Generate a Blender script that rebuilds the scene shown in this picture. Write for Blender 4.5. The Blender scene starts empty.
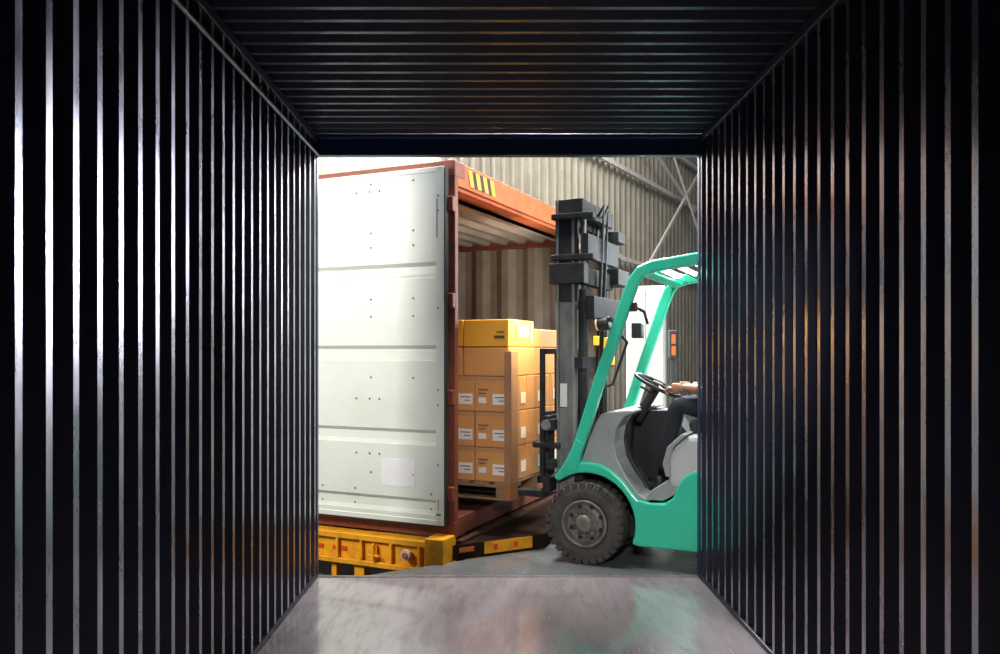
import bpy, bmesh, math, random
from mathutils import Vector, Matrix
random.seed(4)
scene = bpy.context.scene
try:
    scene.view_settings.view_transform = 'Standard'
    scene.view_settings.look = 'None'
except Exception: pass

# ------------------------------------------------------------------ materials
def mat(name, col, rough=0.5, metal=0.0, var=0.0, vscale=6.0, col2=None, bump=0.0, bscale=60.0,
        emit=None, estr=0.0, stretch=(1,1,1), coat=0.0, lo=0.35, hi=0.7, rvar=0.0, spec=None):
    m = bpy.data.materials.new(name); m.use_nodes = True
    nt = m.node_tree; b = nt.nodes['Principled BSDF']
    c = (col[0], col[1], col[2], 1)
    b.inputs['Base Color'].default_value = c
    b.inputs['Roughness'].default_value = rough
    b.inputs['Metallic'].default_value = metal
    if coat: b.inputs['Coat Weight'].default_value = coat
    if spec is not None: b.inputs['Specular IOR Level'].default_value = spec
    if emit:
        b.inputs['Emission Color'].default_value = (*emit, 1); b.inputs['Emission Strength'].default_value = estr
    tc = nt.nodes.new('ShaderNodeTexCoord'); mp = nt.nodes.new('ShaderNodeMapping')
    mp.inputs['Scale'].default_value = stretch
    nt.links.new(tc.outputs['Object'], mp.inputs['Vector'])
    n = nt.nodes.new('ShaderNodeTexNoise'); n.inputs['Scale'].default_value = vscale
    n.inputs['Detail'].default_value = 6; n.inputs['Roughness'].default_value = 0.65
    nt.links.new(mp.outputs['Vector'], n.inputs['Vector'])
    r = nt.nodes.new('ShaderNodeValToRGB')
    r.color_ramp.elements[0].position = lo; r.color_ramp.elements[1].position = hi
    if col2 is None:
        v = var if var else 0.08
        col2 = tuple(max(0, x*(1-v)) for x in col)
    r.color_ramp.elements[0].color = c
    r.color_ramp.elements[1].color = (*col2, 1)
    nt.links.new(n.outputs['Fac'], r.inputs['Fac'])
    nt.links.new(r.outputs['Color'], b.inputs['Base Color'])
    if rvar:
        mr = nt.nodes.new('ShaderNodeMapRange')
        mr.inputs['From Min'].default_value = 0.3; mr.inputs['From Max'].default_value = 0.7
        mr.inputs['To Min'].default_value = max(0.03, rough-rvar); mr.inputs['To Max'].default_value = min(1, rough+rvar)
        nt.links.new(n.outputs['Fac'], mr.inputs['Value']); nt.links.new(mr.outputs['Result'], b.inputs['Roughness'])
    if bump:
        n2 = nt.nodes.new('ShaderNodeTexNoise'); n2.inputs['Scale'].default_value = bscale; n2.inputs['Detail'].default_value = 4
        nt.links.new(mp.outputs['Vector'], n2.inputs['Vector'])
        bp = nt.nodes.new('ShaderNodeBump'); bp.inputs['Strength'].default_value = bump; bp.inputs['Distance'].default_value = 0.01
        nt.links.new(n2.outputs['Fac'], bp.inputs['Height']); nt.links.new(bp.outputs['Normal'], b.inputs['Normal'])
    return m

M = {}
M['navy'] = mat('ridge_highlight_steel', (0.36,0.36,0.44), 0.28, 1.0, col2=(0.70,0.69,0.74), vscale=5, stretch=(1,1,0.35), bump=0.15, bscale=24, lo=0.45, hi=0.8, rvar=0.08)  # bright metal ridges put the wall's silver highlight lines into the material
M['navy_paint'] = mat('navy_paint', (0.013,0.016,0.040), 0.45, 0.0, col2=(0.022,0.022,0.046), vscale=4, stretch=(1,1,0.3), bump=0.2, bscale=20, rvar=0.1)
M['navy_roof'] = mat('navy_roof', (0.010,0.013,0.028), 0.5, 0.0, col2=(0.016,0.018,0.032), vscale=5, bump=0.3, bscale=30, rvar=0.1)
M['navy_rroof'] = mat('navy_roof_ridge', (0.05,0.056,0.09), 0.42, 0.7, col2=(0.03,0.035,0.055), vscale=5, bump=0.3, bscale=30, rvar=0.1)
M['navy_rail'] = mat('navy_rail', (0.022,0.045,0.11), 0.4, 0.1, var=0.3)
M['railhi'] = mat('worn_tie_rail', (0.22,0.23,0.28), 0.4, 0.8, var=0.4)
M['floorin'] = mat('worn_container_floor', (0.56,0.50,0.53), 0.20, 0.30, col2=(0.30,0.23,0.24), vscale=9, stretch=(2.2,0.5,1), bump=0.30, bscale=9, lo=0.46, hi=0.74, rvar=0.10, spec=0.9, coat=0.6)
M['seam'] = mat('floor_seam_steel', (0.30,0.25,0.26), 0.4, 0.0, var=0.5)
M['dock'] = mat('dock_concrete', (0.19,0.20,0.20), 0.28, 0.0, col2=(0.10,0.11,0.115), vscale=2.2, bump=0.10, bscale=20, rvar=0.12)
M['pit'] = mat('pit_concrete', (0.06,0.06,0.06), 0.8, var=0.4)
M['clad'] = mat('wall_cladding', (0.36,0.33,0.275), 0.55, 0.1, col2=(0.25,0.225,0.18), vscale=1.5)
M['girt'] = mat('galvanised_girt', (0.72,0.70,0.65), 0.5, 0.0, var=0.2)
M['red'] = mat('container_red', (0.22,0.05,0.028), 0.6, 0.0, col2=(0.12,0.04,0.028), vscale=7, bump=0.3, lo=0.45, hi=0.7)
M['inner'] = mat('container_inner', (0.29,0.25,0.215), 0.65, 0.0, col2=(0.20,0.16,0.13), vscale=4)
M['orange_hdr'] = mat('container_header_red', (0.62,0.15,0.035), 0.75, 0.0, col2=(0.42,0.10,0.03), vscale=9)
M['doorw'] = mat('door_white', (0.74,0.77,0.69), 0.42, 0.0, col2=(0.66,0.68,0.58), vscale=3, bump=0.1, bscale=30, lo=0.45, hi=0.85)
M['grime'] = mat('door_grime', (0.28,0.22,0.16), 0.7, var=0.5)
M['print'] = mat('carton_print', (0.12,0.06,0.03), 0.6, var=0.2)
M['rubber'] = mat('black_rubber', (0.018,0.018,0.019), 0.75, var=0.3, bump=0.2)
M['tyre'] = mat('tyre_rubber', (0.05,0.046,0.042), 0.8, col2=(0.10,0.088,0.075), vscale=12, bump=0.3)
M['rim'] = mat('rim_steel', (0.25,0.24,0.21), 0.5, 0.2, col2=(0.12,0.10,0.085), vscale=15)
M['yellow'] = mat('chassis_yellow', (0.88,0.39,0.008), 0.5, 0.0, col2=(0.50,0.20,0.01), vscale=9, lo=0.48, hi=0.78, bump=0.1)
M['wood'] = mat('pallet_wood', (0.32,0.19,0.09), 0.8, col2=(0.18,0.10,0.05), vscale=6, stretch=(1,6,6), bump=0.3)
M['woodfl'] = mat('container_floor_wood', (0.10,0.045,0.028), 0.8, col2=(0.05,0.028,0.02), vscale=5, stretch=(1,8,1), spec=0.2)
M['apron'] = mat('apron_shadow_brown', (0.035,0.016,0.012), 0.9, col2=(0.020,0.012,0.010), vscale=6, spec=0.1)  # near-black brown so the apron reads as shadow
M['carton'] = mat('carton_kraft', (0.68,0.30,0.07), 0.55, col2=(0.60,0.24,0.05), vscale=3)
M['cartonY'] = mat('carton_yellow', (0.85,0.42,0.045), 0.5, col2=(0.78,0.36,0.035), vscale=4)
M['tape'] = mat('carton_tape', (0.50,0.25,0.09), 0.3, var=0.1)
M['label'] = mat('paper_label', (0.82,0.81,0.78), 0.6, var=0.05)
M['cboard'] = mat('corner_board', (0.38,0.16,0.055), 0.6, var=0.2)
M['green'] = mat('forklift_green', (0.055,0.72,0.46), 0.28, 0.0, col2=(0.045,0.66,0.42), vscale=2, coat=0.4)
M['grey'] = mat('cowl_grey', (0.38,0.41,0.41), 0.45, col2=(0.30,0.33,0.33), vscale=5)
M['lgrey'] = mat('hood_light_grey', (0.60,0.62,0.61), 0.4, var=0.08)
M['dark'] = mat('dark_plastic', (0.025,0.027,0.03), 0.5, var=0.3)
M['mast'] = mat('mast_paint', (0.045,0.047,0.052), 0.8, 0.0, col2=(0.022,0.022,0.022), vscale=8, spec=0.15)
M['mastl'] = mat('mast_worn_steel', (0.32,0.32,0.31), 0.55, 0.2, col2=(0.12,0.12,0.12), vscale=9, stretch=(1,1,0.3), spec=0.3)
M['amber'] = mat('amber_lens', (0.9,0.35,0.02), 0.3, emit=(1,0.4,0.03), estr=1.6)
M['redlens'] = mat('red_lens', (0.7,0.03,0.01), 0.3, emit=(1,0.10,0.02), estr=2)
M['lens'] = mat('lamp_lens', (0.6,0.6,0.6), 0.15, emit=(1,0.7,0.3), estr=0.3)
M['skin'] = mat('skin', (0.50,0.25,0.15), 0.5, var=0.1)
M['cloth'] = mat('navy_workwear', (0.018,0.022,0.032), 0.85, var=0.3, bump=0.3)
M['hair'] = mat('hair_black', (0.012,0.01,0.01), 0.6)
M['black'] = mat('boot_black', (0.012,0.012,0.012), 0.5)
M['cab'] = mat('cabinet_paint', (0.42,0.44,0.41), 0.6, var=0.12)
M['haz_y'] = mat('hazard_orange', (0.95,0.46,0.03), 0.7)
M['haz_k'] = mat('hazard_black', (0.02,0.015,0.015), 0.7)
M['redtape'] = mat('reflector_red', (0.75,0.06,0.02), 0.4)
M['white'] = mat('reflector_white', (0.85,0.85,0.85), 0.4)

# ------------------------------------------------------------------ helpers
def empty(name, loc=(0,0,0), rz=0.0):
    e = bpy.data.objects.new(name, None); scene.collection.objects.link(e)
    e.location = loc; e.rotation_euler = (0,0,rz); e.empty_display_size = 0.2
    return e
def add(name, verts, faces, m, parent=None, bevel=0.0, smooth=False, seg=2):
    me = bpy.data.meshes.new(name); me.from_pydata([tuple(v) for v in verts], [], faces)
    bm = bmesh.new(); bm.from_mesh(me); bmesh.ops.recalc_face_normals(bm, faces=bm.faces); bm.to_mesh(me); bm.free()
    me.materials.append(M[m] if isinstance(m,str) else m)
    if smooth:
        for p in me.polygons: p.use_smooth = True
    o = bpy.data.objects.new(name, me); scene.collection.objects.link(o)
    if parent: o.parent = parent
    if bevel:
        b = o.modifiers.new('bevel','BEVEL'); b.width = bevel; b.segments = seg; b.limit_method='ANGLE'; b.angle_limit=math.radians(35)
    return o
def boxgeo(x0,x1,y0,y1,z0,z1):
    v=[(x0,y0,z0),(x1,y0,z0),(x1,y1,z0),(x0,y1,z0),(x0,y0,z1),(x1,y0,z1),(x1,y1,z1),(x0,y1,z1)]
    f=[(0,3,2,1),(4,5,6,7),(0,1,5,4),(1,2,6,5),(2,3,7,6),(3,0,4,7)]
    return v,f
def box(name,x0,x1,y0,y1,z0,z1,m,parent=None,bevel=0.0):
    v,f=boxgeo(x0,x1,y0,y1,z0,z1); return add(name,v,f,m,parent,bevel)
def boxes(name,lst,m,parent=None,bevel=0.0):
    V=[];F=[]
    for b in lst:
        v,f=boxgeo(*b); k=len(V); V+=v; F+=[tuple(i+k for i in q) for q in f]
    return add(name,V,F,m,parent,bevel)
def prism(name,pts,y0,y1,m,parent=None,bevel=0.0,smooth=False):
    n=len(pts); V=[(p[0],y0,p[1]) for p in pts]+[(p[0],y1,p[1]) for p in pts]
    F=[tuple(range(n)),tuple(range(2*n-1,n-1,-1))]+[(i,(i+1)%n,(i+1)%n+n,i+n) for i in range(n)]
    return add(name,V,F,m,parent,bevel)
def zprism(name,pts,z0,z1,m,parent=None,bevel=0.0):
    n=len(pts); V=[(p[0],p[1],z0) for p in pts]+[(p[0],p[1],z1) for p in pts]
    F=[tuple(range(n)),tuple(range(2*n-1,n-1,-1))]+[(i,(i+1)%n,(i+1)%n+n,i+n) for i in range(n)]
    return add(name,V,F,m,parent,bevel)
def tube(name,pts,r,m,parent=None,closed=False,smooth=True,seg=12,sub=0):
    cu=bpy.data.curves.new(name,'CURVE'); cu.dimensions='3D'
    s=cu.splines.new('POLY' if not sub else 'NURBS'); s.points.add(len(pts)-1)
    for i,p in enumerate(pts): s.points[i].co=(p[0],p[1],p[2],1)
    if sub: s.order_u=3; s.use_endpoint_u=True
    s.use_cyclic_u=closed
    cu.bevel_depth=r; cu.bevel_resolution=3; cu.use_fill_caps=True
    tmp=bpy.data.objects.new(name+'_c',cu); scene.collection.objects.link(tmp)
    dg=bpy.context.evaluated_depsgraph_get(); me=bpy.data.meshes.new_from_object(tmp.evaluated_get(dg))
    bpy.data.objects.remove(tmp)
    me.materials.clear(); me.materials.append(M[m]); me.name=name
    for p in me.polygons: p.use_smooth=smooth
    o=bpy.data.objects.new(name,me); scene.collection.objects.link(o)
    if parent:o.parent=parent
    return o
def beam(name,pts,w,h,m,parent=None,up=Vector((0,1,0)),bevel=0.006):
    V=[];F=[];P=[Vector(p) for p in pts]
    for i,p in enumerate(P):
        if i==0:t=P[1]-P[0]
        elif i==len(P)-1:t=P[-1]-P[-2]
        else:t=(P[i]-P[i-1]).normalized()+(P[i+1]-P[i]).normalized()
        t.normalize(); s=t.cross(up).normalized(); u=s.cross(t).normalized()
        for a,b in((-1,-1),(1,-1),(1,1),(-1,1)): V.append(p+u*(a*w/2)+s*(b*h/2))
    for i in range(len(P)-1):
        k=i*4
        for j in range(4): F.append((k+j,k+(j+1)%4,k+4+(j+1)%4,k+4+j))
    F.append((0,1,2,3)); k=(len(P)-1)*4; F.append((k+3,k+2,k+1,k))
    return add(name,V,F,m,parent,bevel)
def cyl(name,c,axis,r,h,m,parent=None,seg=32,bevel=0.0,r2=None):
    c=Vector(c); a=Vector(axis).normalized(); q=Vector((0,0,1)).rotation_difference(a)
    r2=r if r2 is None else r2
    V=[];
    for k,(z,rr) in enumerate(((-h/2,r),(h/2,r2))):
        for i in range(seg):
            t=2*math.pi*i/seg; V.append(c+q@Vector((rr*math.cos(t),rr*math.sin(t),z)))
    F=[(i,(i+1)%seg,(i+1)%seg+seg,i+seg) for i in range(seg)]+[tuple(range(seg-1,-1,-1)),tuple(range(seg,2*seg))]
    o=add(name,V,F,m,parent,bevel)
    for p in o.data.polygons: p.use_smooth=len(p.vertices)==4
    return o
def lathe_y(name,c,prof,m,parent=None,seg=64):
    V=[];F=[];n=len(prof)
    for i in range(seg):
        t=2*math.pi*i/seg
        for (r,y) in prof: V.append((c[0]+r*math.cos(t),c[1]+y,c[2]+r*math.sin(t)))
    for i in range(seg):
        j=(i+1)%seg
        for k in range(n-1): F.append((i*n+k,i*n+k+1,j*n+k+1,j*n+k))
    o=add(name,V,F,m,parent,smooth=True)
    return o
def corr(name,L,H,pitch,fi,fo,depth,place,m,parent=None,crest=None):
    # trapezoid sheet; 'crest' = brighter material that puts highlights on the inner ridge faces
    sl=(pitch-fi-fo)/2; prof=[]; s=0.0
    while s<L-1e-6:
        for q,(ds,d) in enumerate(((0,0),(fi,0),(fi+sl,depth),(fi+sl+fo,depth))):
            if s+ds<=L: prof.append((s+ds,d,q))
        s+=pitch
    if prof[-1][0]<L: prof.append((L,prof[-1][1],0))
    V=[];F=[]
    for s,d,q in prof: V.append(place(s,d,0)); V.append(place(s,d,H))
    for i in range(len(prof)-1): F.append((2*i,2*i+2,2*i+3,2*i+1))
    me=bpy.data.meshes.new(name); me.from_pydata(V,[],F); me.materials.append(M[m])
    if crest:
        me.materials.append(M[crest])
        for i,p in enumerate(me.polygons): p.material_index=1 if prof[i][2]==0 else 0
    o=bpy.data.objects.new(name,me); scene.collection.objects.link(o)
    if parent:o.parent=parent
    return o
def skin(name,nodes,edges,m,parent=None,root=0,sub=2):
    me=bpy.data.meshes.new(name); me.from_pydata([n[0] for n in nodes],edges,[])
    bm=bmesh.new(); bm.from_mesh(me); L=bm.verts.layers.skin.verify(); bm.verts.ensure_lookup_table()
    for i,v in enumerate(bm.verts):
        r=nodes[i][1]; r=r if isinstance(r,tuple) else (r,r)
        v[L].radius=r; v[L].use_root=(i==root)
    bm.to_mesh(me); bm.free(); me.materials.append(M[m])
    o=bpy.data.objects.new(name,me); scene.collection.objects.link(o)
    s=o.modifiers.new('skin','SKIN'); s.use_smooth_shade=True
    ss=o.modifiers.new('sub','SUBSURF'); ss.levels=sub; ss.render_levels=sub
    if parent:o.parent=parent
    return o

# ------------------------------------------------------------------ container we stand in
XL,XR,YE,YB,ZC=-1.093,1.253,4.94,-0.95,2.716
LN=YE-YB
PITCH=0.126
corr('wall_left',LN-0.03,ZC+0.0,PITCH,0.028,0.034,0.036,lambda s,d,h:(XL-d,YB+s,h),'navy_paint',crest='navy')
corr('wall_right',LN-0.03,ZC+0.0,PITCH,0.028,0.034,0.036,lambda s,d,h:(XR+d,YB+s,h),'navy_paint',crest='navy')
corr('ceiling',LN-0.05,XR-XL+0.08,0.118,0.026,0.036,0.028,lambda s,d,h:(XL-0.04+h,YB+s,ZC+d),'navy_roof',crest='navy_rroof')
corr('wall_back',XR-XL+0.08,ZC,0.25,0.07,0.07,0.036,lambda s,d,h:(XL-0.04+s,YB-d,h),'navy_roof')
box('floor',XL-0.04,XR+0.04,YB,YE-0.01,0.001,0.012,'floorin')
boxes('trim_1',[(0.102,0.107,YB,YE-0.01,0.012,0.0130),(XL,XR,YE-0.03,YE,0.002,0.016),],'seam')
boxes('trim_2',[(XL-0.04,XL+0.004,YE-0.05,YE,0.0,ZC+0.1),(XR-0.004,XR+0.04,YE-0.05,YE,0.0,ZC+0.1)],'navy_rail',bevel=0.004)
boxes('trim_3',[(XL,XR,YE-0.06,YE,2.595,ZC-0.004),(XL,XR,YE-0.11,YE-0.06,2.69,ZC-0.004),(-0.045,0.06,YE-0.09,YE-0.055,2.585,2.70)],'navy_rail',bevel=0.006)
tube('trim_4',[(XL+0.012,YB,2.555),(XL+0.012,YE-0.06,2.60)],0.010,'railhi')
boxes('trim_5',[(XL-0.035,XL+0.012,YB,YE-0.06,ZC-0.045,ZC-0.001),(XR-0.012,XR+0.035,YB,YE-0.06,ZC-0.045,ZC-0.001),
               (XL-0.035,XL+0.006,YB,YE-0.06,0.012,0.04),(XR-0.006,XR+0.035,YB,YE-0.06,0.012,0.04)],'navy_paint',bevel=0.004)
box('roof_skin',XL-0.09,XR+0.05,YB,YE-0.001,ZC+0.04,ZC+0.09,'navy_roof')
boxes('trim_6',[(XL-0.09,XL-0.045,YB,YE-0.002,0,ZC+0.04),],'navy_rail')

# ------------------------------------------------------------------ dock floor with pit, warehouse walls
ang=math.atan2(0.416,-0.909); A=Vector((-0.909,0.416)); B=Vector((0.416,0.909)); P=Vector((-0.269,5.38))
E1=P-A*0.06; E2=E1+B*2.75; E3=E2+A*((-14-E2.x)/A.x)
pl=[(-14,-4),(14,-4),(14,34),(-14,34),(E3.x,E3.y),(E2.x,E2.y),(E1.x,E1.y),(-0.86,4.96),(-14,4.96)]
n=len(pl)
add('dock_floor',[(x,y,0) for x,y in pl]+[(x,y,-1.2) for x,y in pl],[tuple(range(n))]+[(i,(i+1)%n,(i+1)%n+n,i+n) for i in range(n)],'dock')
box('pit_floor',-14,2,4.5,15,-1.25,-1.15,'pit')
W0=Vector((-0.75,10.7)); WD=Vector((0.5,0.866)); WN=Vector((-0.866,0.5))
def wp(t,d,h): q=W0+WD*t+WN*d; return (q.x,q.y,h)
corr('warehouse_wall_right',27,9,0.30,0.11,0.09,0.06,wp,'clad')
WN2=Vector((0.416,0.909))
def wp2(t,d,h): q=W0+A*t+WN2*d; return (q.x,q.y,h)
corr('warehouse_wall_left',15,9,0.30,0.11,0.09,0.06,wp2,'clad')
girt=empty('wall_girts')
def wbar(name,t0,z0,t1,z1,w,h,off=0.08):
    beam(name,[wp(t0,-off,z0),wp(t1,-off,z1)],w,h,'girt',girt,up=Vector((WN.x,WN.y,0)),bevel=0)
for i,z in enumerate((3.3,5.15,6.2,7.4)): wbar('girt_%d'%i,0,z,27,z,0.08,0.09)
for i,t in enumerate((15.5,22)): wbar('column_%d'%i,t,0,t,9,0.18,0.16,0.2)
wbar('brace_1',7.6,3.3,12.3,6.6,0.04,0.07,0.3); wbar('brace_2',7.8,6.9,12.4,3.6,0.04,0.06,0.34); wbar('brace_3',5.0,6.6,11.0,4.9,0.04,0.07,0.3)
for i,z in enumerate((3.2,4.6)):
    beam('girt_l%d'%i,[wp2(0,-0.08,z),wp2(15,-0.08,z)],0.08,0.1,'girt',girt,up=Vector((WN2.x,WN2.y,0)),bevel=0)

# ------------------------------------------------------------------ far shipping container
C=empty('shipping_container',(P.x,P.y,0.14),ang)
H=2.55; Wd=2.44; Lc=6.06; RZ=H-0.25
boxes('corner_posts',[(0,0.12,-0.05,0.0,0.1,H-0.1),(0,0.12,-Wd,-Wd+0.09,0.1,H-0.1),(Lc-0.12,Lc,-0.1,0,0.1,H-0.1),(Lc-0.12,Lc,-Wd,-Wd+0.1,0.1,H-0.1)],'red',C,0.006)
box('door_header',0,0.10,-Wd+0.02,-0.02,H-0.17,H-0.005,'orange_hdr',C,0.006)
box('door_header_lip',0.02,0.16,-Wd+0.09,-0.05,H-0.195,H-0.165,'orange_hdr',C,0.004)
box('door_sill',0,0.12,-Wd+0.02,-0.02,0.01,0.13,'red',C,0.006)
box('wood_floor',0.12,Lc-0.05,-Wd+0.03,-0.03,0.09,0.13,'woodfl',C)
boxes('rails',[(0.1,Lc-0.1,-0.05,0.0,0.0,0.16),(0.1,Lc-0.1,-Wd,-Wd+0.06,0.0,0.16),(0.1,Lc-0.1,-0.06,0.0,H-0.28,H),(0.1,Lc-0.1,-Wd,-Wd+0.07,H-0.29,H)],'red',C,0.005)
boxes('corner_castings',[(x0,x0+0.17,y0,y0+0.162,z0,z0+0.118) for x0 in(-0.002,Lc-0.165) for y0 in(-0.157,-Wd-0.005) for z0 in(-0.003,H-0.115)],'red',C,0.01)
corr('side_wall_near',Lc-0.2,RZ-0.1,0.278,0.07,0.07,0.036,lambda s,d,h:(0.1+s,-0.045+d,0.12+h),'red',C)
corr('side_wall_rear',Lc-0.2,RZ-0.1,0.278,0.07,0.07,0.036,lambda s,d,h:(0.1+s,-Wd+0.05-d,0.12+h),'inner',C)
corr('end_wall',Wd-0.04,RZ-0.1,0.25,0.07,0.07,0.036,lambda s,d,h:(Lc-0.06+d,-Wd+0.02+s,0.12+h),'inner',C)
corr('roof',Lc-0.15,Wd-0.06,0.19,0.06,0.05,0.04,lambda s,d,h:(0.1+s,-Wd+0.03+h,RZ+d),'inner',C)
boxes('roof_top',[(0.08,Lc-0.08,-Wd+0.04,-0.04,H-0.03,H-0.01)],'red',C)
boxes('cross_members',[(0.3+i*0.45,0.36+i*0.45,-Wd+0.06,-0.06,0.0,0.09) for i in range(13)],'red',C)
V=[];F=[];Vk=[];Fk=[]
for i in range(7):
    y0=-0.19-i*0.06; tgt=(V,F) if i%2==0 else (Vk,Fk); k=len(tgt[0])
    tgt[0].extend([(-0.004,y0-0.04,H-0.14),(-0.004,y0-0.10,H-0.14),(-0.004,y0-0.06,H-0.03),(-0.004,y0,H-0.03)]); tgt[1].append((k,k+1,k+2,k+3))
add('hazard_stripes_orange',V,F,'haz_y',C); add('hazard_stripes_black',Vk,Fk,'haz_k',C)
def door(tag,yb,sgn,x0,x1):
    z0,z1=0.10,H-0.06; prof=[]
    face=yb+sgn*0.045
    prof.append((face,z0)); 
    for zc in (0.235,0.70,1.27,1.83):
        prof+= [(face,zc-0.075),(face-sgn*0.03,zc-0.05),(face-sgn*0.03,zc+0.005),(face,zc+0.03)]
    prof.append((face,z1)); prof.append((yb,z1)); prof.append((yb,z0))
    nn=len(prof); V=[(x0,p[0],p[1]) for p in prof]+[(x1,p[0],p[1]) for p in prof]
    F=[tuple(range(nn)),tuple(range(2*nn-1,nn-1,-1))]+[(i,(i+1)%nn,(i+1)%nn+nn,i+nn) for i in range(nn)]
    add('door_panel'+tag,V,F,'doorw',C)
    f2=face+sgn*0.006
    ya,yc=sorted((f2,yb-sgn*0.004))
    boxes('door_frame'+tag,[(x0-0.01,x0+0.05,ya,yc,z0-0.005,z1+0.005),(x1-0.05,x1+0.01,ya,yc,z0-0.005,z1+0.005),
        (x0,x1,ya,yc,z1-0.03,z1+0.006),(x0,x1,ya,yc,z0-0.006,z0+0.03)],'doorw',C,0.004)
    ya,yc=sorted((f2-sgn*0.004,yb))
    boxes('door_gasket'+tag,[(x0-0.018,x0-0.01,ya,yc,z0,z1),(x1+0.01,x1+0.022,ya,yc,z0,z1),(x0,x1,ya,yc,z0-0.018,z0-0.006)],'rubber',C)
    return face
fy=door('_near',0.03,1,0.052,1.18)
door('_rear',-Wd-0.03,-1,0.052,1.18)
boxes('door_hinges',[(-0.004,0.04,0.0,0.04,z-0.05,z+0.05) for z in (0.3,0.95,1.6,2.25)],'red',C,0.006)
rv=[]
for z in (0.42,0.55,0.93,1.08,1.5,1.62,1.98,2.08,2.37,2.42):
    for x in (0.55,0.63,0.74) if int(z*100)%2 else (0.28,0.62): rv.append((x,fy+0.002,z))
for z in (0.5,0.9,1.0,1.55,2.3,2.2): rv.append((0.085,fy+0.008,z))
for z in (0.2,0.3): rv+= [(0.14,fy+0.002,z),(1.03,fy+0.002,z),(0.75,fy+0.002,z)]
V=[];F=[]
for (x,y,z) in rv:
    k=len(V)
    for i in range(8): V.append((x+0.008*math.cos(i*math.pi/4),y,z+0.008*math.sin(i*math.pi/4)))
    V.append((x,y+0.004,z)); F+=[(k+i,k+(i+1)%8,k+8) for i in range(8)]
add('door_rivets',V,F,'grime',C)
box('door_label',0.265,0.53,fy,fy+0.003,0.335,0.52,'white',C)
boxes('door_grime_marks',[(0.09,0.097,fy+0.006,fy+0.008,2.02,2.28),(0.08,0.086,fy+0.006,fy+0.008,0.2,0.27),(0.065,0.10,fy+0.006,fy+0.0085,0.16,0.175)],'grime',C)

# ------------------------------------------------------------------ trailer chassis
T=empty('trailer_chassis',(P.x,P.y,0),ang)
boxes('side_beam',[(0.12,6.1,0.0,0.13,0.09,0.13),(0.12,6.1,0.03,0.10,-0.05,0.09),(0.12,6.1,0.0,0.13,-0.085,-0.05)],'yellow',T,0.004)
boxes('side_beam_rear',[(0.12,6.1,-Wd-0.1,-Wd,-0.08,0.13)],'yellow',T,0.004)
box('end_bracket',0.0,0.14,-0.02,0.17,-0.06,0.165,'yellow',T,0.008)
boxes('beam_gussets',[(x,x+0.02,0.0,0.128,-0.05,0.09) for x in (0.2,0.42,0.66,0.86,1.1,1.5,2.0)],'yellow',T,0.002)
cyl('lashing_disc',(0.30,0.138,0.03),(0,1,0),0.036,0.03,'girt',T,bevel=0.004)
cyl('lashing_disc_2',(0.30,0.152,0.03),(0,1,0),0.022,0.02,'orange_hdr',T,bevel=0.003)
boxes('lashing_hooks',[(0.55,0.57,0.12,0.15,-0.04,0.08),(0.51,0.60,0.13,0.145,-0.01,0.005)],'yellow',T,0.004)
boxes('side_reflectors',[(0.80,0.92,0.103,0.106,0.0,0.03),(1.0,1.1,0.103,0.106,0.0,0.03)],'redtape',T)
box('rear_cross_beam',-0.04,0.08,-Wd-0.1,-0.03,-0.07,0.125,'woodfl',T,0.006)
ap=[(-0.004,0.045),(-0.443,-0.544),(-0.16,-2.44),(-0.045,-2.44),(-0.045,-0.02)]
zprism('rear_shade_apron',ap,0.004,0.105,'apron',T,0.004)  # added block standing in for the dark gap below the sill
pa,pb=Vector(ap[0]),Vector(ap[1]); dd_=(pb-pa).normalized(); nn_=Vector((dd_.y,-dd_.x)); 
if nn_.dot(Vector((-1,1)))<0: nn_=-nn_
def strip(name,s0,s1,z0,z1,m,t=0.006):
    q=[pa+dd_*s0,pa+dd_*s1,pa+dd_*s1+nn_*t,pa+dd_*s0+nn_*t]; zprism(name,q,z0,z1,m,T)
strip('apron_yellow_strip',0.24,0.62,0.02,0.10,'yellow'); strip('apron_reflector',0.05,0.16,0.05,0.08,'orange_hdr')
strip('apron_slot_1',0.31,0.34,0.04,0.08,'redtape',0.009); strip('apron_slot_2',0.47,0.50,0.04,0.08,'redtape',0.009)
boxes('landing_legs',[(0.66,0.74,0.03,0.10,-1.15,-0.08),(0.66,0.74,-2.5,-2.43,-1.15,-0.08),(0.16,0.2,0.04,0.09,-0.5,-0.08),(0.9,0.94,0.04,0.09,-0.5,-0.08),(0.16,0.94,0.05,0.08,-0.5,-0.46)],'yellow',T)
boxes('cross_beams',[(x,x+0.1,-Wd,0.03,-0.08,0.10) for x in (1.0,2.2,3.4,4.6,5.8)],'yellow',T)
for i,(x,y) in enumerate(((4.0,-0.2),(5.1,-0.2),(4.0,-2.2),(5.1,-2.2))):
    lathe_y('trailer_wheel_%d'%i,(x,y,-0.67),[(0.0,-0.05),(0.2,-0.05),(0.28,-0.1),(0.44,-0.12),(0.48,-0.1),(0.48,0.1),(0.44,0.12),(0.28,0.1),(0.2,0.05),(0,0.05)],'tyre',T)

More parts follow.
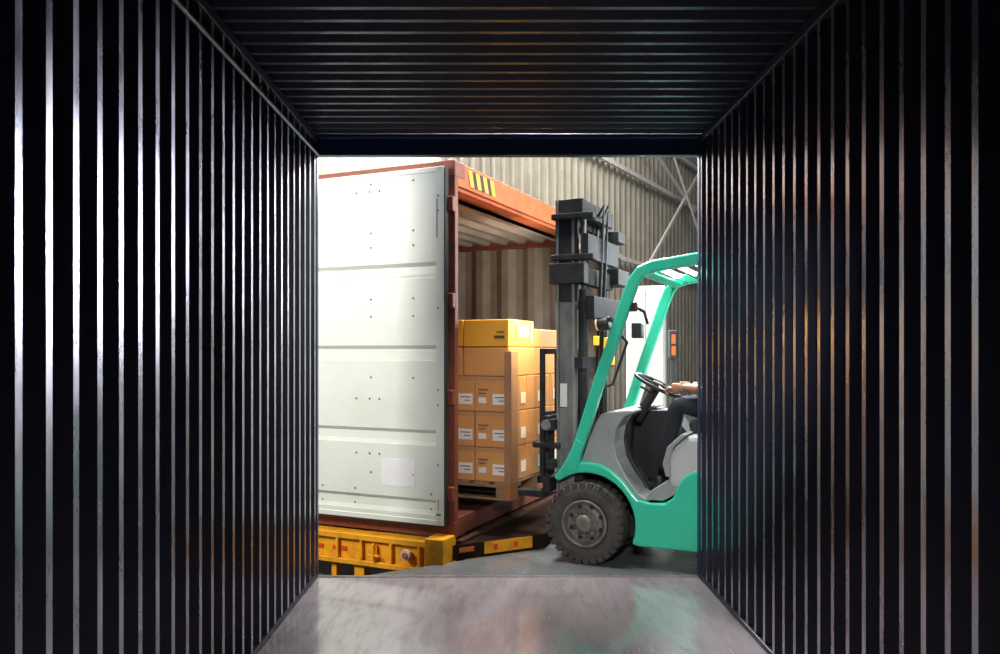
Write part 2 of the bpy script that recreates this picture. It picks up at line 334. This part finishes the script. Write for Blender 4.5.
# ------------------------------------------------------------------ forklift
FO=Vector((0.80,5.723))
K=empty('forklift',(FO.x,FO.y,0),ang)
R=0.268
def arch(r,a0,a1,n,cx=0.0,cz=R): return [(cx+r*math.cos(math.radians(a0+(a1-a0)*i/n)),cz+r*math.sin(math.radians(a0+(a1-a0)*i/n))) for i in range(n+1)]
outer=[(0.235,0.545),(0.20,0.60),(0.13,0.645),(0.03,0.668),(-0.08,0.655),(-0.17,0.615),(-0.25,0.55),(-0.31,0.475),(-0.345,0.44),(-0.42,0.425),(-0.52,0.43),(-0.57,0.47),(-0.60,0.55),(-0.64,0.61),(-0.70,0.645),(-0.80,0.67),(-1.3,0.72),(-1.62,0.72),(-1.74,0.6),(-1.76,0.34),(-1.66,0.2),(-1.42,0.18)]
rear_arch=arch(0.27,-20,200,10,-1.13,0.22)
pts=outer+[(x,z) for x,z in reversed(rear_arch)]+[(-0.80,0.14),(-0.34,0.14)]+arch(0.325,201,52,16)
for tag,(ya,yb_) in {'near':(0.30,0.462),'rear':(-0.462,-0.30)}.items():
    prism('body_side_'+tag,pts,ya,yb_,'green',K,0.014)
prism('body_core',[(-0.30,0.18),(-0.30,0.40),(-0.60,0.40),(-0.60,0.62),(-1.68,0.70),(-1.72,0.3),(-1.6,0.2)],-0.30,0.30,'dark',K)
prism('counterweight',[(-1.36,0.50),(-1.38,0.93),(-1.60,0.90),(-1.80,0.74),(-1.84,0.35),(-1.70,0.2),(-1.45,0.2)],-0.47,0.47,'green',K,0.03)
prism('hood',[(-0.56,0.52),(-0.525,0.62),(-0.53,0.72),(-0.58,0.80),(-0.66,0.86),(-1.36,0.90),(-1.36,0.64),(-0.70,0.60),(-0.62,0.55)],-0.44,0.44,'lgrey',K,0.03)
prism('hood_trim',[(-0.52,0.60),(-0.50,0.68),(-0.53,0.79),(-0.62,0.875),(-0.66,0.875),(-0.57,0.79),(-0.545,0.70),(-0.555,0.6)],-0.42,0.446,'grey',K,0.006)
prism('seat_cushion',[(-0.64,0.86),(-0.62,0.93),(-0.66,0.96),(-1.08,0.93),(-1.12,0.88)],-0.24,0.24,'dark',K,0.02)
prism('seat_back',[(-1.05,0.92),(-1.14,0.9),(-1.26,1.38),(-1.20,1.40)],-0.23,0.23,'dark',K,0.02)
cowl=[(0.05,0.655),(0.0,0.80),(-0.055,0.93),(-0.09,0.985),(-0.14,1.0),(-0.30,1.015),(-0.31,1.0),(-0.245,0.97),(-0.195,0.90),(-0.18,0.80),(-0.20,0.69),(-0.26,0.58),(-0.34,0.475),(-0.42,0.435),(-0.34,0.43),(-0.26,0.50),(-0.16,0.6),(-0.06,0.65)]
prism('cowl_near',cowl,0.20,0.435,'grey',K,0.012)
prism('cowl_rear',cowl,-0.435,-0.20,'grey',K,0.012)
prism('dashboard',[(0.03,0.66),(-0.10,0.99),(-0.27,1.02),(-0.27,0.98),(-0.16,0.9),(-0.14,0.6),(-0.30,0.42),(0.0,0.42)],-0.20,0.20,'dark',K,0.01)
prism('footwell_liner',[(-0.10,0.97),(-0.12,0.45),(-0.60,0.43),(-0.62,0.70),(-0.52,0.85),(-0.42,0.98)],-0.42,-0.17,'dark',K,0.006)
prism('cowl_inner_trim',[(-0.10,0.97),(-0.10,0.60),(-0.30,0.43),(-0.36,0.47),(-0.27,0.60),(-0.21,0.72),(-0.19,0.80),(-0.21,0.92),(-0.26,0.98)],0.10,0.20,'dark',K,0.006)
box('step_plate',-0.62,-0.30,-0.44,0.44,0.40,0.428,'dark',K,0.006)
prism('step_tread',[(-0.50,0.44),(-0.38,0.44),(-0.42,0.50),(-0.60,0.62),(-0.60,0.5)],0.0,0.43,'grey',K,0.008)
boxes('chassis',[(-1.6,0.05,-0.28,0.28,0.15,0.30),(-0.06,0.06,-0.40,0.40,0.20,0.33)],'dark',K,0.01)
def pillar(tag,y):
    beam('guard_front_pillar_'+tag,[(0.115,y,0.62),(0.05,y,0.80),(-0.10,y,1.26),(-0.275,y,1.76),(-0.315,y,1.86),(-0.36,y,1.915),(-0.44,y,1.945),(-0.75,y,1.985),(-1.25,y,2.02),(-1.35,y,2.0),(-1.40,y,1.93)],0.06,0.075,'green',K,bevel=0.012)
    beam('guard_rear_pillar_'+tag,[(-1.40,y,1.95),(-1.50,y*0.95,0.85)],0.05,0.06,'green',K,bevel=0.01)
pillar('near',0.435); pillar('rear',-0.60)
for i in range(8):
    x=-0.44-i*0.115; z=1.945+min(0.075,i*0.012)
    beam('guard_slat_%d'%i,[(x,-0.59,z),(x,0.42,z)],0.05,0.014,'dark' if i else 'green',K,up=Vector((0.35,0,1)),bevel=0)
beam('guard_front_bar',[(-0.365,-0.59,1.915),(-0.365,0.42,1.915)],0.06,0.05,'green',K,up=Vector((1,0,0.6)),bevel=0.008)
prism('pillar_base_near',[(0.19,0.60),(0.13,0.70),(0.07,0.82),(0.03,0.80),(0.05,0.66),(0.08,0.60)],0.40,0.468,'green',K,0.01)
tube('grab_handle',[(-0.10,0.40,1.16),(-0.15,0.37,1.18),(-0.25,0.37,1.46),(-0.22,0.40,1.50)],0.010,'dark',K)
box('lamp_bracket',-0.18,-0.08,0.42,0.50,1.60,1.62,'dark',K)
cyl('head_lamp',(-0.12,0.47,1.58),(1,0,-0.15),0.045,0.08,'dark',K,bevel=0.01)
cyl('head_lamp_lens',(-0.077,0.47,1.574),(1,0,-0.15),0.038,0.012,'lens',K)
boxes('mirror_stalk',[(-0.33,-0.26,0.40,0.44,1.66,1.72)],'dark',K,0.01)
tube('mirror_arm',[(-0.29,0.40,1.70),(-0.36,0.36,1.66),(-0.38,0.34,1.58)],0.010,'dark',K)
box('head_lamp_rear',-0.14,-0.06,-0.53,-0.44,1.50,1.62,'dark',K,0.01)
box('turn_signal',-0.09,-0.055,0.47,0.495,1.44,1.50,'amber',K,0.006)
def wheel(tag,x,y,r,w,sgn):
    ri=r*0.56
    lathe_y('tyre_'+tag,(x,y,r),[(ri,-w/2+0.02),(ri+0.02,-w/2),(r*0.86,-w/2-0.002),(r*0.96,-w/2+0.018),(r*0.98,-w/2+0.035),(r*0.98,w/2-0.035),(r*0.96,w/2-0.018),(r*0.86,w/2+0.002),(ri+0.02,w/2),(ri,w/2-0.02),(ri,-w/2+0.02)],'tyre',K)
    V=[];F=[];nl=30
    for i in range(nl):
        for s in(-1,1):
            t=2*math.pi*(i+(0.25 if s>0 else -0.25))/nl; dt=2*math.pi/nl*0.33
            y0=y+s*0.006; y1=y+s*(w/2-0.004); y2=y+s*(w/2+0.003)
            for (rr0,rr1,yy0,yy1) in((r*0.95,r,y0,y1),(r*0.85,r*0.95,y1-s*0.01,y2)):
                k=len(V)
                for rr in(rr0,rr1):
                    for yy in(yy0,yy1):
                        for dd in(-dt,dt):
                            V.append((x+rr*math.cos(t+dd),yy,r+rr*math.sin(t+dd)))
                F+= [(k,k+1,k+3,k+2),(k+4,k+6,k+7,k+5),(k,k+2,k+6,k+4),(k+1,k+5,k+7,k+3),(k,k+4,k+5,k+1),(k+2,k+3,k+7,k+6)]
    add('tyre_lugs_'+tag,V,F,'tyre',K)
    o=sgn
    lathe_y('rim_'+tag,(x,y,r),[(ri+0.004,o*(w/2-0.015)),(ri+0.006,o*(w/2+0.004)),(ri-0.008,o*(w/2+0.006)),(ri-0.014,o*(w/2-0.01)),(ri-0.03,o*(w/2-0.045)),(ri*0.66,o*(w/2-0.05)),(ri*0.60,o*(w/2-0.03)),(ri*0.40,o*(w/2-0.028)),(ri*0.38,o*(w/2+0.01)),(ri*0.2,o*(w/2+0.016)),(0,o*(w/2+0.018))],'rim',K)
    for i in range(8):
        t=2*math.pi*i/8
        cyl('nut_%s_%d'%(tag,i),(x+ri*0.52*math.cos(t),y+o*(w/2-0.02),r+ri*0.52*math.sin(t)),(0,1,0),0.012,0.03,'mastl',K,seg=6)
        t+=0.39
        cyl('rim_hole_%s_%d'%(tag,i),(x+ri*0.74*math.cos(t),y+o*(w/2-0.048),r+ri*0.74*math.sin(t)),(0,1,0),0.015,0.006,'rubber',K,seg=12)
wheel('front_near',0,0.435,R,0.18,1); wheel('front_rear',0,-0.435,R,0.18,-1)
wheel('back_near',-1.13,0.36,0.22,0.15,1); wheel('back_rear',-1.13,-0.36,0.22,0.15,-1)
for tag,s in(('near',1),('rear',-1)):
    y=s*0.335
    boxes('mast_outer_'+tag,[(0.12,0.25,y-0.012*s-0.012,y-0.012*s+0.012,0.16,2.43),(0.12,0.14,y-0.04,y+0.03,0.16,2.43),(0.235,0.25,y-0.04,y+0.03,0.16,2.43)],'mastl' ,K,0.003)
    boxes('mast_outer_plate_'+tag,[(0.10,0.26,y+0.004*s-0.018,y+0.004*s+0.018,1.74,2.44)],'mast',K,0.004)
    y=s*0.265
    boxes('mast_inner_'+tag,[(0.14,0.245,y-0.014,y+0.014,0.16,2.36),(0.14,0.16,y-0.03,y+0.03,0.16,2.36),(0.225,0.245,y-0.03,y+0.03,0.16,2.36)],'mastl',K,0.003)
    cyl('lift_cylinder_'+tag,(0.10,s*0.23,1.0),(0,0,1),0.035,1.66,'mast',K)
    cyl('lift_rod_'+tag,(0.10,s*0.23,2.05),(0,0,1),0.02,0.6,'mastl',K)
    cyl('tilt_cylinder_'+tag,(0.02,s*0.27,0.56),(0.9,0,0.25),0.03,0.34,'mast',K)
    cyl('chain_'+tag,(0.20,s*0.12,1.4),(0,0,1),0.011,1.8,'mast',K,seg=8)
    cyl('chain_pulley_'+tag,(0.19,s*0.12,2.30),(0,1,0),0.06,0.03,'mast',K)
boxes('mast_crossmembers',[(0.06,0.14,-0.37,0.37,2.33,2.44),(0.06,0.12,-0.37,0.37,1.86,1.98),(0.06,0.12,-0.37,0.37,1.28,1.36),(0.06,0.12,-0.37,0.37,0.42,0.58),(0.14,0.24,-0.29,0.29,2.27,2.36),(0.14,0.22,-0.27,0.27,1.70,1.80)],'mast',K,0.006)
boxes('mast_brackets',[(-0.02,0.28,0.31,0.39,2.30,2.34),(-0.02,0.28,0.31,0.39,2.02,2.06),(0.0,0.30,-0.50,-0.30,2.22,2.30),(0.0,0.28,-0.60,-0.30,1.90,2.02),(0.02,0.06,-0.37,0.37,2.03,2.20),(0.04,0.29,0.30,0.40,1.86,2.0),(0.05,0.25,-0.58,-0.30,2.12,2.16),(0.0,0.06,-0.40,0.30,1.62,1.78)],'mast',K,0.006)
tube('hydraulic_hose_1',[(0.05,0.05,2.36),(0.0,0.06,2.44),(0.02,0.05,2.2),(0.06,0.05,1.2),(0.03,0.08,0.6)],0.012,'rubber',K)
tube('hydraulic_hose_2',[(0.05,-0.05,2.36),(0.0,-0.05,2.46),(0.02,-0.05,2.2),(0.06,-0.05,1.2),(0.03,-0.08,0.6)],0.012,'rubber',K)
boxes('mast_decal',[(0.17,0.22,0.368,0.370,1.02,1.18)],'label',K)
boxes('mast_amber_glints',[(0.02,0.06,-0.12,-0.06,1.36,1.50),(0.02,0.06,-0.28,-0.22,1.30,1.36)],'amber',K,0.006)  # glowing blocks standing in for yellow reflections on the mast
boxes('carriage',[(0.27,0.32,-0.44,0.44,0.86,0.96),(0.27,0.32,-0.44,0.44,0.44,0.54),(0.26,0.30,-0.20,-0.12,0.42,1.0),(0.26,0.30,0.12,0.20,0.42,1.0)],'mast',K,0.006)
boxes('load_backrest',[(0.32,0.35,0.385,0.425,0.50,1.42),(0.32,0.35,-0.425,-0.385,0.50,1.42),(0.32,0.35,-0.42,0.42,1.38,1.42),(0.32,0.345,-0.15,-0.12,0.9,1.4),(0.32,0.345,0.12,0.15,0.9,1.4)],'mast',K,0.004)
boxes('side_shift_arms',[(0.24,0.30,0.34,0.46,0.86,0.94),(0.24,0.30,0.34,0.46,0.60,0.66),(0.20,0.40,0.40,0.44,0.74,0.78)],'mast',K,0.01)
cyl('carriage_roller',(0.29,0.45,0.90),(0,1,0),0.035,0.03,'mastl',K)
for tag,y in(('near',0.26),('rear',-0.30)):
    prism('fork_'+tag,[(0.32,0.98),(0.36,0.98),(0.37,0.45),(0.39,0.425),(0.55,0.42),(1.45,0.40),(1.45,0.392),(0.5,0.378),(0.36,0.378),(0.32,0.42)],y-0.055,y+0.055,'mast',K,0.004)
sc=Vector((-0.365,0,1.165)); nrm=Vector((-0.45,0,0.89)).normalized(); u1=Vector((0,1,0)); u2=nrm.cross(u1)
def ringpt(t,r=0.165): return sc+u1*(r*math.cos(t))+u2*(r*math.sin(t))
tube('steering_rim',[ringpt(2*math.pi*i/32) for i in range(32)],0.013,'dark',K,closed=True)
for i in range(3):
    tube('steering_spoke_%d'%i,[sc,ringpt(2*math.pi*i/3+0.5)],0.010,'dark',K)
cyl('steering_hub',sc,nrm,0.04,0.04,'dark',K,bevel=0.006)
tube('steering_column',[sc,(-0.22,0,0.92)],0.035,'dark',K)
for i in range(3):
    y=-0.13-0.05*i; tube('lever_%d'%i,[(-0.20,y,0.98),(-0.26,y,1.16)],0.008,'mastl',K)
    cyl('lever_knob_%d'%i,(-0.265,y,1.175),(-0.3,0,1),0.016,0.035,'dark',K,bevel=0.006)
tube('direction_lever',[(-0.34,0.02,1.11),(-0.30,0.2,1.16)],0.008,'dark',K)
cyl('beacon',(-1.3,0.0,2.08),(0,0,1),0.05,0.09,'amber',K)

# ------------------------------------------------------------------ pallet + cartons
Lx0,Lx1,Ly0,Ly1=0.565,1.635,-0.54,0.457
PL=empty('wooden_pallet',(FO.x,FO.y,0),ang)
boxes('top_boards',[(Lx0+i*0.153,Lx0+i*0.153+0.12,Ly0,Ly1,0.465,0.482) for i in range(7)]+[(Lx0,Lx1,y,y+0.09,0.447,0.465) for y in(Ly0,-0.085,Ly1-0.09)],'wood',PL,0.002)
boxes('blocks',[(x,x+0.10,y,y+0.09,0.375,0.447) for x in(Lx0,1.05,Lx1-0.1) for y in(Ly0,-0.085,Ly1-0.09)],'wood',PL,0.002)
boxes('bottom_boards',[(Lx0,Lx1,y,y+0.09,0.360,0.375) for y in(Ly0,-0.085,Ly1-0.09)],'wood',PL,0.002)
CT=empty('carton_stack',(FO.x,FO.y,0),ang)
def layer(z0,z1,nx,ny,xx=(Lx0,Lx1),yy=(Ly0,Ly1),m='carton',g=0.004,lab=True,tag=''):
    lst=[];lb=[];tp=[];pr=[]
    for i in range(nx):
        for j in range(ny):
            x0=xx[0]+(xx[1]-xx[0])*i/nx;x1=xx[0]+(xx[1]-xx[0])*(i+1)/nx
            y0=yy[0]+(yy[1]-yy[0])*j/ny;y1=yy[0]+(yy[1]-yy[0])*(j+1)/ny
            jx=random.uniform(-0.004,0.004)
            lst.append((x0+g+jx,x1-g+jx,y0+g,y1-g,z0+0.002,z1-0.002))
            if j==ny-1:
                if lab:
                    lb.append((x0+0.015,x0+0.125,y1-g,y1-g+0.0015,z0+0.05,z0+0.125))
                    pr.append((x0+0.03,x0+0.11,y1-g,y1-g+0.0025,z0+0.098,z0+0.105)); pr.append((x0+0.03,x0+0.08,y1-g,y1-g+0.0025,z0+0.075,z0+0.081))
                    pr.append((x0+0.16,x0+0.235,y1-g,y1-g+0.0025,z0+0.15,z0+0.16)); pr.append((x0+0.18,x0+0.235,y1-g,y1-g+0.0025,z0+0.125,z0+0.133))
                    lb.append((x0+0.175,x0+0.235,y1-g,y1-g+0.0015,z0+0.06,z0+0.10))
                tp.append((x0+g,x1-g,y1-g,y1-g+0.001,z1-0.03,z1-0.005))
            if i==0:
                tp.append((x0+g-0.006,x0+g+jx,y0+(y1-y0)*0.42,y0+(y1-y0)*0.58,z0+0.01,z1-0.004))
                if lab: lb.append((x0+g-0.0065,x0+g-0.0045,y0+0.03,y0+0.12,z0+0.05,z0+0.13))
    boxes('cartons'+tag,lst,m,CT,0.006)
    if lb: boxes('labels'+tag,lb,'label',CT)
    if pr: boxes('print'+tag,pr,'print',CT)
    if tp and lab: boxes('tape'+tag,tp,'tape',CT)
layer(0.484,0.725,4,3,tag='_row_1'); layer(0.725,0.975,4,3,tag='_row_2'); layer(0.975,1.225,4,3,tag='_row_3')
layer(1.225,1.43,3,2,lab=False,tag='_row_4')
layer(1.43,1.625,3,1,yy=(-0.02,Ly1),m='cartonY',lab=False,tag='_top')
layer(1.43,1.57,3,1,yy=(Ly0,-0.03),lab=False,tag='_top_rear')
boxes('top_print',[(Lx0-0.002,Lx0+0.003,0.10,0.30,1.50,1.58),(Lx0-0.002,Lx0+0.003,0.02,0.05,1.46,1.60)],'label',CT)
boxes('top_text',[(0.60,0.68,Ly1-0.004,Ly1-0.002,1.49,1.51),(0.60,0.66,Ly1-0.004,Ly1-0.002,1.53,1.54)],'print',CT)
boxes('corner_protectors',[(Lx0-0.022,Lx0-0.012,Ly1-0.11,Ly1+0.012,0.365,1.40),(Lx0-0.022,Lx0+0.03,Ly1+0.006,Ly1+0.012,0.365,1.40)],'cboard',CT,0.002)
fm=bpy.data.materials.new('stretch_film'); fm.use_nodes=True; nt=fm.node_tree; b=nt.nodes['Principled BSDF']
b.inputs['Base Color'].default_value=(0.9,0.85,0.8,1); b.inputs['Roughness'].default_value=0.15; b.inputs['Alpha'].default_value=0.06
nz=nt.nodes.new('ShaderNodeTexNoise'); nz.inputs['Scale'].default_value=14; bp=nt.nodes.new('ShaderNodeBump'); bp.inputs['Strength'].default_value=0.6
nt.links.new(nz.outputs['Fac'],bp.inputs['Height']); nt.links.new(bp.outputs['Normal'],b.inputs['Normal'])
e=0.018
V=[]
for z in(0.48,1.42):
    V+=[(Lx0-e-0.01,Ly0-e,z),(Lx1+e,Ly0-e,z),(Lx1+e,Ly1+e,z),(Lx0-e-0.01,Ly1+e,z)]
F=[(i,(i+1)%4,(i+1)%4+4,i+4) for i in range(4)]
add('stretch_film',V,F,fm,CT)

# ------------------------------------------------------------------ driver
D=empty('forklift_driver',(FO.x,FO.y,0),ang)
N=[((-0.90,0,1.02),(0.16,0.13)),((-0.93,0,1.16),(0.15,0.12)),((-0.92,0,1.32),(0.17,0.13)),((-0.90,0,1.44),(0.13,0.10)),((-0.885,0,1.53),(0.06,0.06)),
   ((-0.90,0.17,1.43),(0.065,0.065)),((-0.87,0.225,1.31),(0.058,0.058)),((-0.90,-0.17,1.43),(0.065,0.065)),((-0.87,-0.225,1.31),(0.058,0.058)),
   ((-0.84,0.10,1.01),(0.10,0.095)),((-0.70,0.12,1.03),(0.088,0.085)),((-0.52,0.13,1.04),(0.066,0.066)),((-0.49,0.13,0.86),(0.058,0.058)),((-0.44,0.13,0.58),(0.045,0.045)),
   ((-0.84,-0.10,1.01),(0.10,0.095)),((-0.70,-0.12,1.03),(0.088,0.085)),((-0.48,-0.13,1.03),(0.066,0.066)),((-0.45,-0.13,0.86),(0.058,0.058)),((-0.40,-0.13,0.58),(0.045,0.045))]
Ed=[(0,1),(1,2),(2,3),(3,4),(3,5),(5,6),(3,7),(7,8),(0,9),(9,10),(10,11),(11,12),(12,13),(0,14),(14,15),(15,16),(16,17),(17,18)]
skin('workwear',N,Ed,'cloth',D)
def arm(tag,s,el,wr):
    sh=(-0.87,0.225*s,1.33)
    skin('arm_'+tag,[(sh,0.046),((-0.86,0.235*s,1.26),0.043),(el,0.04),(tuple((Vector(el)*0.5+Vector(wr)*0.5)),0.036),(wr,(0.024,0.028))],[(0,1),(1,2),(2,3),(3,4)],'skin',D)
def hand(tag,wr,grip,lat):
    w=Vector(wr); g=Vector(grip); f=(g-w); f.normalize(); la=Vector(lat).normalized(); dn=Vector((0,0,-1))
    kn=w+f*0.085
    skin('palm_'+tag,[(tuple(w),(0.024,0.028)),(tuple(w+f*0.035),(0.020,0.034)),(tuple(w+f*0.065),(0.017,0.040)),(tuple(kn),(0.014,0.038))],[(0,1),(1,2),(2,3)],'skin',D)
    for i,(off,ln) in enumerate(((-0.030,0.85),(-0.010,1.0),(0.011,0.95),(0.031,0.78))):
        b0=kn-f*0.012+la*off; p1=kn+f*0.026*ln+la*off*1.1+Vector((0,0,0.008)); p2=p1+f*0.022*ln+dn*0.020; p3=p2+dn*0.020*ln-f*0.010; p4=p3-f*0.016+dn*0.004
        skin('finger_%s_%d'%(tag,i),[(tuple(b0),0.010),(tuple(p1),0.0095),(tuple(p2),0.0088),(tuple(p3),0.008),(tuple(p4),0.007)],[(0,1),(1,2),(2,3),(3,4)],'skin',D)
    t0=w+f*0.03-la*0.02; t1=t0+f*0.025-la*0.028+dn*0.012; t2=t1+f*0.028-la*0.004+dn*0.018; t3=t2+f*0.018+la*0.01+dn*0.012
    skin('thumb_'+tag,[(tuple(t0),0.014),(tuple(t1),0.0115),(tuple(t2),0.0098),(tuple(t3),0.008)],[(0,1),(1,2),(2,3)],'skin',D)
gl=ringpt(-0.75); gr=ringpt(-2.4)
gl2=ringpt(0.75) if ringpt(0.75).x<gl.x else gl
gr2=ringpt(2.4) if ringpt(2.4).x<gr.x else gr
wl=gl2+Vector((-0.105,0.03,0.045)); wr_=gr2+Vector((-0.105,-0.03,0.045))
arm('left',1,(-0.80,0.27,1.14),tuple(wl)); arm('right',-1,(-0.80,-0.27,1.14),tuple(wr_))
hand('left',wl,gl2+Vector((0,0,0.03)),(0,1,0)); hand('right',wr_,gr2+Vector((0,0,0.03)),(0,-1,0))
skin('neck',[((-0.885,0,1.50),0.055),((-0.875,0,1.60),0.05)],[(0,1)],'skin',D)
def ell(name,c,r,m,par,rot=0,cut=None):
    bm=bmesh.new(); bmesh.ops.create_uvsphere(bm,u_segments=28,v_segments=18,radius=1)
    for v in bm.verts:
        co=v.co.copy()
        if name=='head':
            if co.z<0: co.x*=1-0.12*(-co.z); co.y*=1-0.28*(-co.z)
        v.co=Vector((c[0]+co.x*r[0],c[1]+co.y*r[1],c[2]+co.z*r[2]))
    if cut: bmesh.ops.delete(bm,geom=[v for v in bm.verts if cut(v.co)],context='VERTS')
    me=bpy.data.meshes.new(name); bm.to_mesh(me); bm.free(); me.materials.append(M[m])
    for p in me.polygons:p.use_smooth=True
    o=bpy.data.objects.new(name,me); scene.collection.objects.link(o); o.parent=par; return o
hc=(-0.85,0,1.70)
ell('head',hc,(0.098,0.078,0.118),'skin',D)
ell('hair',(hc[0]-0.008,0,hc[2]+0.012),(0.104,0.084,0.118),'hair',D,cut=lambda c:c.x>hc[0]+0.05 and c.z<hc[2]+0.07 or c.z<hc[2]-0.03)
skin('nose',[((hc[0]+0.09,0,hc[2]+0.02),0.008),((hc[0]+0.108,0,hc[2]-0.02),0.012)],[(0,1)],'skin',D)
for s in(-1,1):
    ell('ear_%d'%s,(hc[0]-0.01,s*0.078,hc[2]-0.005),(0.018,0.008,0.03),'skin',D)
    ell('eye_%d'%s,(hc[0]+0.083,s*0.03,hc[2]+0.008),(0.011,0.013,0.009),'white',D)
    ell('pupil_%d'%s,(hc[0]+0.091,s*0.03,hc[2]+0.008),(0.004,0.006,0.006),'black',D)
    ell('brow_%d'%s,(hc[0]+0.088,s*0.03,hc[2]+0.026),(0.006,0.018,0.004),'hair',D)
    skin('boot_%d'%s,[((-0.42,s*0.13,0.56),0.045),((-0.41,s*0.13,0.485),0.048),((-0.30,s*0.13,0.47),(0.036,0.045)),((-0.24,s*0.13,0.465),(0.028,0.04))],[(0,1),(1,2),(2,3)],'black',D)
ell('mouth',(hc[0]+0.083,0,hc[2]-0.05),(0.008,0.022,0.006),'redtape',D)

# ------------------------------------------------------------------ cabinet behind forklift
CB=empty('electrical_cabinet',(1.85,9.7,0),-0.25)
box('carcass',-0.24,0.22,-0.2,0.2,0.1,2.18,'cab',CB,0.01)
boxes('door_leaf',[(-0.22,-0.01,-0.215,-0.2,0.14,2.14),(0.0,0.20,-0.215,-0.2,0.14,2.14)],'cab',CB,0.006)
boxes('louvres',[(-0.20,-0.05,-0.222,-0.215,1.8+i*0.04,1.82+i*0.04) for i in range(5)],'girt',CB)
box('plinth',-0.22,0.2,-0.18,0.18,0,0.1,'dark',CB)
boxes('handles',[(-0.04,-0.03,-0.24,-0.215,1.1,1.3)],'dark',CB)
SG=empty('signal_light',(2.02,9.1,0),0)
box('post',-0.02,0.02,-0.02,0.02,0,1.55,'dark',SG)
box('housing',-0.045,0.045,-0.05,0.05,1.32,1.64,'dark',SG,0.01)
boxes('lens_red',[(-0.02,0.02,-0.058,-0.05,1.36,1.46),(-0.02,0.02,-0.058,-0.05,1.49,1.59)],'redlens',SG,0.003)

# ------------------------------------------------------------------ lights
def area(name,loc,tgt,size,power,col,sy=None):
    l=bpy.data.lights.new(name,'AREA'); l.energy=power; l.color=col; l.size=size
    if sy: l.shape='RECTANGLE'; l.size_y=sy
    o=bpy.data.objects.new(name,l); scene.collection.objects.link(o); o.location=loc
    o.rotation_euler=(Vector(tgt)-Vector(loc)).to_track_quat('-Z','Y').to_euler(); return o
area('door_fill_left',(-3.6,3.3,3.0),(-0.4,5.6,1.2),1.4,210,(1,0.98,0.93))  # added out of view to brighten the far container door
area('opening_fill_right',(4.2,6.2,3.6),(0.2,4.6,0.6),1.6,320,(0.99,0.98,0.97))  # added out of view; brightens left wall and floor near the opening
area('overhead_fill',(0.3,5.5,5.0),(0.2,5.2,0),1.6,360,(1,0.98,0.96))  # unseen light added overhead to brighten the floor at the opening
area('overhead_fill_axis',(0.6,10.0,4.9),(0.1,4.0,0.6),1.8,1900,(0.98,0.97,1.0),1.0)  # added above the view to throw light deep onto inner walls and floor
area('overhead_fill_rear',(2.5,11.5,7.5),(1.5,13,2.5),2.5,560,(1,0.96,0.88))  # added out of view to lift the warehouse wall behind the forklift
area('overhead_fill_side',(-2,8.6,6.5),(-1,10.7,4),2.0,1100,(1,0.98,0.94))  # added out of view; brightens the cladding in place of a hazy glow
def spot(name,loc,tgt,power,col,deg,rad=0.08,blend=0.6):
    l=bpy.data.lights.new(name,'SPOT'); l.energy=power; l.color=col; l.spot_size=math.radians(deg); l.spot_blend=blend; l.shadow_soft_size=rad
    o=bpy.data.objects.new(name,l); scene.collection.objects.link(o); o.location=loc
    o.rotation_euler=(Vector(tgt)-Vector(loc)).to_track_quat('-Z','Y').to_euler(); return o
def kw(x,y,z): return Vector((FO.x-0.909*x-0.416*y, FO.y+0.416*x-0.909*y, z))
spot('ridge_sheen_fill',(3.6,10.2,2.7),(-1.1,2.6,1.35),1900,(0.93,0.95,1.0),19,0.55,0.5)  # unseen spot added to draw silver highlights along the left wall
spot('work_lamp_amber',kw(0.30,0.30,1.80),kw(0.60,0.20,1.50),60,(1,0.80,0.22),95,0.04)
spot('interior_glow_fill',kw(0.5,-0.7,2.1),kw(2.2,-0.9,2.0),28,(1,0.84,0.68),120,0.1)  # added spot for a warm glow in the far container; no fixture modelled
spot('front_fill_spot',(0.1,-0.2,2.5),(0.75,5.4,0.95),480,(1,0.98,0.95),27,0.15,0.6)  # added spot behind the camera as frontal fill on the forklift
w=bpy.data.worlds.new('w'); scene.world=w; w.use_nodes=True
w.node_tree.nodes['Background'].inputs[0].default_value=(0.75,0.82,0.95,1); w.node_tree.nodes['Background'].inputs[1].default_value=0.15

# ------------------------------------------------------------------ camera
cd=bpy.data.cameras.new('camera'); cd.sensor_width=36; cd.lens=28.8; cd.shift_x=0.005; cd.shift_y=0.025; cd.clip_start=0.05
co=bpy.data.objects.new('camera',cd); scene.collection.objects.link(co); co.location=(0,0,1.395); co.rotation_euler=(math.pi/2,0,0)
scene.camera=co
